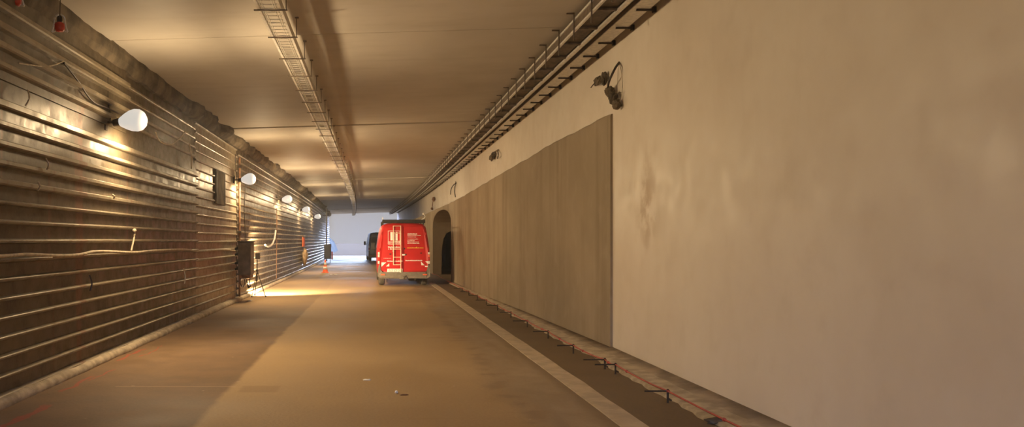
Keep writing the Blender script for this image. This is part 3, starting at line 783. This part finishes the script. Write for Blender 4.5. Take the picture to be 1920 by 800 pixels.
# ------------------------------------------------------------------ cables and wire ends on the walls
def wire(name, ctrl, r, m, label, cat, group=None, n=8):
    bm = bmesh.new(); tube(bm, smoothpts(ctrl, n), r, 8); return tag(link(name, bm, m), label, cat, group)
def onleft(u, v, off=.09):      # point just in front of the left sheeting
    X = WL + off; Y = X * F / (u - U0); return Vector((X, Y, EYE + (V0 - v) / F * Y))
def onright(u, v, off=.05):
    X = WR - off; Y = X * F / (u - U0); X = WR - off + bend(Y); Y = X * F / (u - U0); return Vector((X, Y, EYE + (V0 - v) / F * Y))
wire('wall_cable', [onleft(-160, 484), onleft(0, 480), onleft(50, 477), onleft(115, 479), onleft(150, 477), onleft(185, 471), onleft(250, 473), onleft(285, 470), onleft(345, 467.5), onleft(375, 471), onleft(420, 468), onleft(447, 471)], .020, CABLEPALE, 'long wavy pale cable running along the left wall to the electrical box', 'cable')
r = empty('cable_tie', onleft(252, 432)); tag(r, 'pale tie strap looped over a rib, holding the long wall cable', 'strap')
p0 = onleft(252, 432)
bm = bmesh.new(); tube(bm, smoothpts([onleft(253, 434) - p0, onleft(251, 448) - p0, onleft(246, 470) - p0], 5), .014, 8); link('strap', bm, CABLEPALE, r)
bm = bmesh.new(); bmesh.ops.create_icosphere(bm, subdivisions=2, radius=.034); link('knot', bm, CABLEPALE, r, True)
sticks = [((85, 296), (88, 318), .010, 'short pale wire end hanging on the left wall, nearest the camera'), ((71, 340), (70, 358), .012, 'tiny pale wire scrap on the left wall, below the nearest wire end'),
          ((52, 168), (48, 198), .009, 'thin upright wire high on the left wall at the picture edge'),
          ((355, 270), (359, 316), .014, 'upright pale stick on the left wall beyond the nearest lamp'), ((344, 503), (346, 531), .012, 'short upright pale stick low on the left wall before the box'),
          ((168, 515), (169, 545), .011, 'short dark tie wire low on the left wall below the long cable'), ((210, 364), (213, 372), .012, 'tiny pale clip on a rib below the nearest lamp')]
for (a, b, rr, lb) in sticks:
    pa, pb = onleft(*a), onleft(*b); mid = (pa + pb) / 2 + Vector((.02, .02, 0))
    wire('wire_end', [pa, mid, pb], rr, CABLEPALE if 'dark' not in lb else BLACKST, lb, 'wire', None, 4)
wire('wire_loop', [onleft(35, 118), onleft(60, 122), onleft(85, 124), onleft(103, 121), onleft(118, 115)], .009, CABLEPALE, 'thin sagging pale wire high on the left wall before the nearest lamp', 'wire')
wire('wire_loop', [onleft(292, 248), onleft(300, 265), onleft(320, 271), onleft(338, 258), onleft(347, 246)], .011, CABLEPALE, 'thin sagging wire loop on left wall just beyond the nearest lamp', 'wire')
wire('wire_loop', [onleft(120, 118), onleft(145, 150), onleft(172, 188), onleft(200, 202), onleft(230, 215)], .012, BLACKST, 'dark drooping lead running down to the nearest wall lamp', 'cable')
wire('hose', [onleft(517, 432, .12), onleft(515, 446, .14), onleft(510, 458, .14), onleft(503, 462, .12), onleft(497, 459, .12)], .035, WHITEP, 'curled pale hose hung on the left wall beyond the tripod', 'hose')
wire('conduit', [onleft(519, 390), onleft(519, 440), onleft(518, 525)], .014, RUSTP, 'thin vertical conduit down the left wall beyond the tripod', 'pipe')
# dark plate on the dusty stretch, standing in for a shadowed recess
p = onleft(415, 352, .03)
h = empty('recess_plate', (WL - .03, p.y, p.z)); tag(h, 'dark rectangular plate standing in for a recess high on the left wall before the second lamp', 'plate')
bm = bmesh.new(); box(bm, (0, -.65, -.42), (.05, .65, .42), .008); link('plate', bm, RUBBLE, h)
bm = bmesh.new()
for s in (-.55, .55): box(bm, (.048, s - .02, -.40), (.06, s + .02, .40))
link('strap', bm, BLACKST, h)

def crumple(bm, c, size, seed, sub=3, sc=2.2):
    g = bmesh.ops.create_icosphere(bm, subdivisions=sub, radius=1)
    for v in g['verts']:
        q = v.co.copy(); k = 1 + .42 * nz(q.x * sc + seed, q.y * sc, q.z * sc) + .2 * nz(q.x * 5 + seed, q.y * 5, q.z * 5)
        v.co = Vector((q.x * size[0], q.y * size[1], q.z * size[2])) * k + Vector(c)
# cable bundle by the raw concrete corner
o0 = onright(1143, 165)
r = tag(empty('cable_bundle', o0), 'dark wrapped cable bundle with a bent hose poking from plaster above the raw concrete corner', 'cable')
def rel(u, v, off=.08): return onright(u, v, off) - o0
bm = bmesh.new(); tube(bm, smoothpts([rel(1161, 117, .0), rel(1154, 127, .1), rel(1146, 143, .16), rel(1141, 156, .15), rel(1140, 168, .1)], 6), .017, 8); link('bent_hose', bm, BLACKST, r)
bm = bmesh.new(); crumple(bm, rel(1143, 171, .09), (.07, .10, .075), 3); crumple(bm, rel(1150, 184, .09), (.06, .09, .095), 8); crumple(bm, rel(1156, 196, .08), (.06, .08, .075), 14); link('wrapping', bm, RUBBLE, r)
bm = bmesh.new(); tube(bm, smoothpts([rel(1161, 117, .01), rel(1166, 140, .03), rel(1167, 165, .03), rel(1163, 195, .02)], 6), .005, 6); tube(bm, smoothpts([rel(1160, 120, .01), rel(1158, 150, .03), rel(1158, 185, .02)], 6), .004, 6); link('thin_wire', bm, CABLEPALE, r)
o0 = onright(1124, 150)
r = tag(empty('cable_bundle', o0), 'torn scrap of dark sleeve on the plaster beside the bent hose', 'cable sleeve')
bm = bmesh.new(); crumple(bm, rel(1121, 152, .07), (.05, .13, .07), 22); crumple(bm, rel(1133, 147, .06), (.045, .07, .11), 31); link('torn_sleeve', bm, RUBBLE, r)
bm = bmesh.new(); tube(bm, smoothpts([rel(1118, 152, .1), rel(1112, 159, .12), rel(1108, 164, .12)], 4), .009, 6); link('wire_tail', bm, BLACKST, r)
o0 = onright(926, 291)
bm = bmesh.new(); crumple(bm, (0, .1, .0), (.07, .28, .10), 41); crumple(bm, rel(922, 295, .1), (.07, .25, .09), 47)
tube(bm, smoothpts([rel(933, 281, .02), rel(934, 290, .1), rel(933, 297, .05)], 4), .018, 6); tube(bm, smoothpts([rel(922, 288, .02), rel(934, 281, .03)], 4), .02, 6)
o = link('cable_stub', bm, RUBBLE); o.location = o0; tag(o, 'dark crumpled cable stub poking from the plaster halfway down the right wall', 'cable')
wire('wire_end', [onright(856, 343, 0), onright(851, 346, .12), onright(846, 354, .14), onright(845, 364, .1)], .02, BLACKST, 'bent dark wire arching from the right wall above the raw concrete, left of the pair', 'wire')
wire('wire_end', [onright(855, 340, 0), onright(853, 350, .1), onright(852.5, 360, .12), onright(854, 369, .06)], .02, BLACKST, 'bent dark wire hanging from the right wall above the raw concrete, right of the pair', 'wire')
o0 = onright(812, 378)
bm = bmesh.new(); crumple(bm, rel(813, 373, .1), (.09, .22, .12), 55); tube(bm, smoothpts([rel(812, 376, .1), rel(811, 384, .12), rel(810, 391, .1)], 4), .022, 6); crumple(bm, rel(810, 391, .1), (.07, .2, .08), 60)
o = link('cable_stub', bm, RUSTP); o.location = o0; tag(o, 'small rusty cable stub on the plaster above the van roof, before the arch', 'cable')

# ------------------------------------------------------------------ hanging red and white warning lamps at the top left
def warn(u, v, Y, label):
    c = at(u, v, Y); r = tag(empty('warning_lamp', c), label, 'warning lamp', 'red hanging warning lamps'); r.scale = (.88,) * 3
    bm = bmesh.new(); lathe(bm, [(.0, -.09), (.045, -.088), (.062, -.06), (.062, .0), (.05, .02), (.03, .03)], (0, 0, 0), (0, 0, 1), 20); link('red_lens', bm, REDP, r, True)
    bm = bmesh.new(); lathe(bm, [(.03, .03), (.035, .05), (.03, .10), (.012, .115)], (0, 0, 0), (0, 0, 1), 16); link('lamp_neck', bm, BLACKST, r, True)
    bm = bmesh.new()
    for s in (-1, 1):
        tube(bm, smoothpts([(s * .015, 0, .13), (s * .06, 0, .09), (s * .075, 0, .0), (s * .10, 0, -.095)], 5), .010, 6)
    tube(bm, [(-.10, 0, -.095), (-.055, 0, -.085)], .01, 6); tube(bm, [(.10, 0, -.095), (.055, 0, -.085)], .01, 6)
    link('wire_guard', bm, WHITEP, r)
    top = (cz(c.x) - c.z) / .88
    bm = bmesh.new(); tube(bm, [(0, 0, .115), (.015, 0, top + .01)], .006, 6); link('hanging_wire', bm, BLACKST, r)
warn(112, 46, 9.0, 'small red and white warning lamp hanging at the top of left wall')
warn(30, -3, 8.6, 'red warning lamp cut off by the upper edge, closest to the top left corner')

# ------------------------------------------------------------------ litter on the road
def onfloor(u, v): Y = EYE * F / (v - V0); return Vector(((u - U0) / F * Y, Y, 0))
def scrap(name, u, v, size, m, label, cat, seed, rz=0.):
    bm = bmesh.new(); crumple(bm, (0, 0, size[2] * .7), size, seed); o = link(name, bm, m, None, True); o.location = onfloor(u, v); o.rotation_euler = (0, 0, rz); return tag(o, label, cat)
scrap('paper_scrap', 688, 712, (.05, .04, .006), WHITEP, 'flat white scrap lying on the dusty road', 'scrap', 2)
scrap('pebble', 743.5, 737, (.018, .018, .018), WHITEP, 'small pale pebble on the road beside the dark chip', 'pebble', 5)
scrap('wood_chip', 758, 740.5, (.045, .014, .008), RUSTP, 'thin dark wood chip on the road beside the pale pebble', 'chip', 9, .1)
scrap('paper_scrap', 621, 515.5, (.10, .08, .02), WHITEP, 'white scrap on the road near the cone, left of the two', 'scrap', 12)
scrap('paper_scrap', 630, 515, (.10, .08, .02), WHITEP, 'white scrap on the road near the cone, right of the two', 'scrap', 15)
scrap('plaster_lump', 468, 564.5, (.07, .05, .02), WHITEP, 'small white plaster lump on the road under the electrical box', 'rubble', 18)
scrap('stone', 1342, 794, (.09, .06, .035), RUBBLE, 'dark broken stone at the footing edge, bottom right', 'stone', 22)

# ------------------------------------------------------------------ daylight at the mouth
w = bpy.data.worlds.new('sky'); SC.world = w; w.use_nodes = True
nt = w.node_tree; nt.nodes.clear()
tc = nt.nodes.new('ShaderNodeTexCoord'); sp = nt.nodes.new('ShaderNodeSeparateXYZ'); nt.links.new(tc.outputs['Generated'], sp.inputs[0])
rp = nt.nodes.new('ShaderNodeValToRGB'); nt.links.new(sp.outputs['Z'], rp.inputs[0])
e = rp.color_ramp.elements
e[0].position = 0.0; e[0].color = (.43, .41, .39, 1); e[1].position = .06; e[1].color = (.43, .41, .39, 1)
x = rp.color_ramp.elements.new(.12); x.color = (11, 14, 25, 1)
x = rp.color_ramp.elements.new(1.0); x.color = (12, 15, 24, 1)
bg = nt.nodes.new('ShaderNodeBackground'); ow = nt.nodes.new('ShaderNodeOutputWorld')
nt.links.new(rp.outputs[0], bg.inputs[0]); bg.inputs[1].default_value = 1.0; nt.links.new(bg.outputs[0], ow.inputs[0])
pl = bpy.data.lights.new('mouth_portal', 'AREA'); pl.shape = 'RECTANGLE'; pl.size = 9.5; pl.size_y = 5.0
po = bpy.data.objects.new('mouth_portal', pl); COL.objects.link(po); po.location = (-.9, MOUTH + .1, 2.3); po.rotation_euler = (PI / 2, 0, 0) 
po.rotation_euler = Vector((0, -1, 0)).to_track_quat('-Z', 'Z').to_euler()
pl.cycles.is_portal = True
sd = bpy.data.lights.new('sun', 'SUN'); sd.energy = 4.5; sd.color = (.62, .76, 1.0); sd.angle = math.radians(8)
so = bpy.data.objects.new('sun', sd); COL.objects.link(so); so.rotation_euler = Vector((-.03, -1, -.13)).to_track_quat('-Z', 'Y').to_euler()

bm = bmesh.new(); box(bm, (-4.9, Y0 - 1, -.25), (5.9, MOUTH + 6, 5.35))
m, t = new_mat('dusty_air'); vs = t.n('ShaderNodeVolumeScatter'); vs.inputs['Color'].default_value = (.95, .95, 1, 1); vs.inputs['Density'].default_value = HAZE; vs.inputs['Anisotropy'].default_value = .35
ow = t.n('ShaderNodeOutputMaterial'); t.t.links.new(vs.outputs[0], ow.inputs['Volume'])
hz = link('dust_haze', bm, m); tag(hz, 'thin dusty haze hanging in the tunnel air', 'haze', None, 'stuff')

# ------------------------------------------------------------------ camera
cd = bpy.data.cameras.new('camera'); cam = bpy.data.objects.new('camera', cd); COL.objects.link(cam)
cam.location = (0, 0, EYE); cam.rotation_euler = (PI / 2, 0, 0)
cd.sensor_width = 36; cd.sensor_fit = 'HORIZONTAL'; cd.lens = 36 * F / 1920
cd.shift_x = (960 - U0) / 1920; cd.shift_y = (V0 - 400) / 1920
cd.clip_end = 1000
SC.camera = cam
SC.view_settings.view_transform = 'Standard'; SC.view_settings.look = 'None'
SC.view_settings.gamma = 1; SC.view_settings.use_curve_mapping = False; SC.view_settings.exposure = 0.0
SC.cycles.max_bounces = 8; SC.cycles.diffuse_bounces = 5
SC.cycles.sample_clamp_indirect = 4
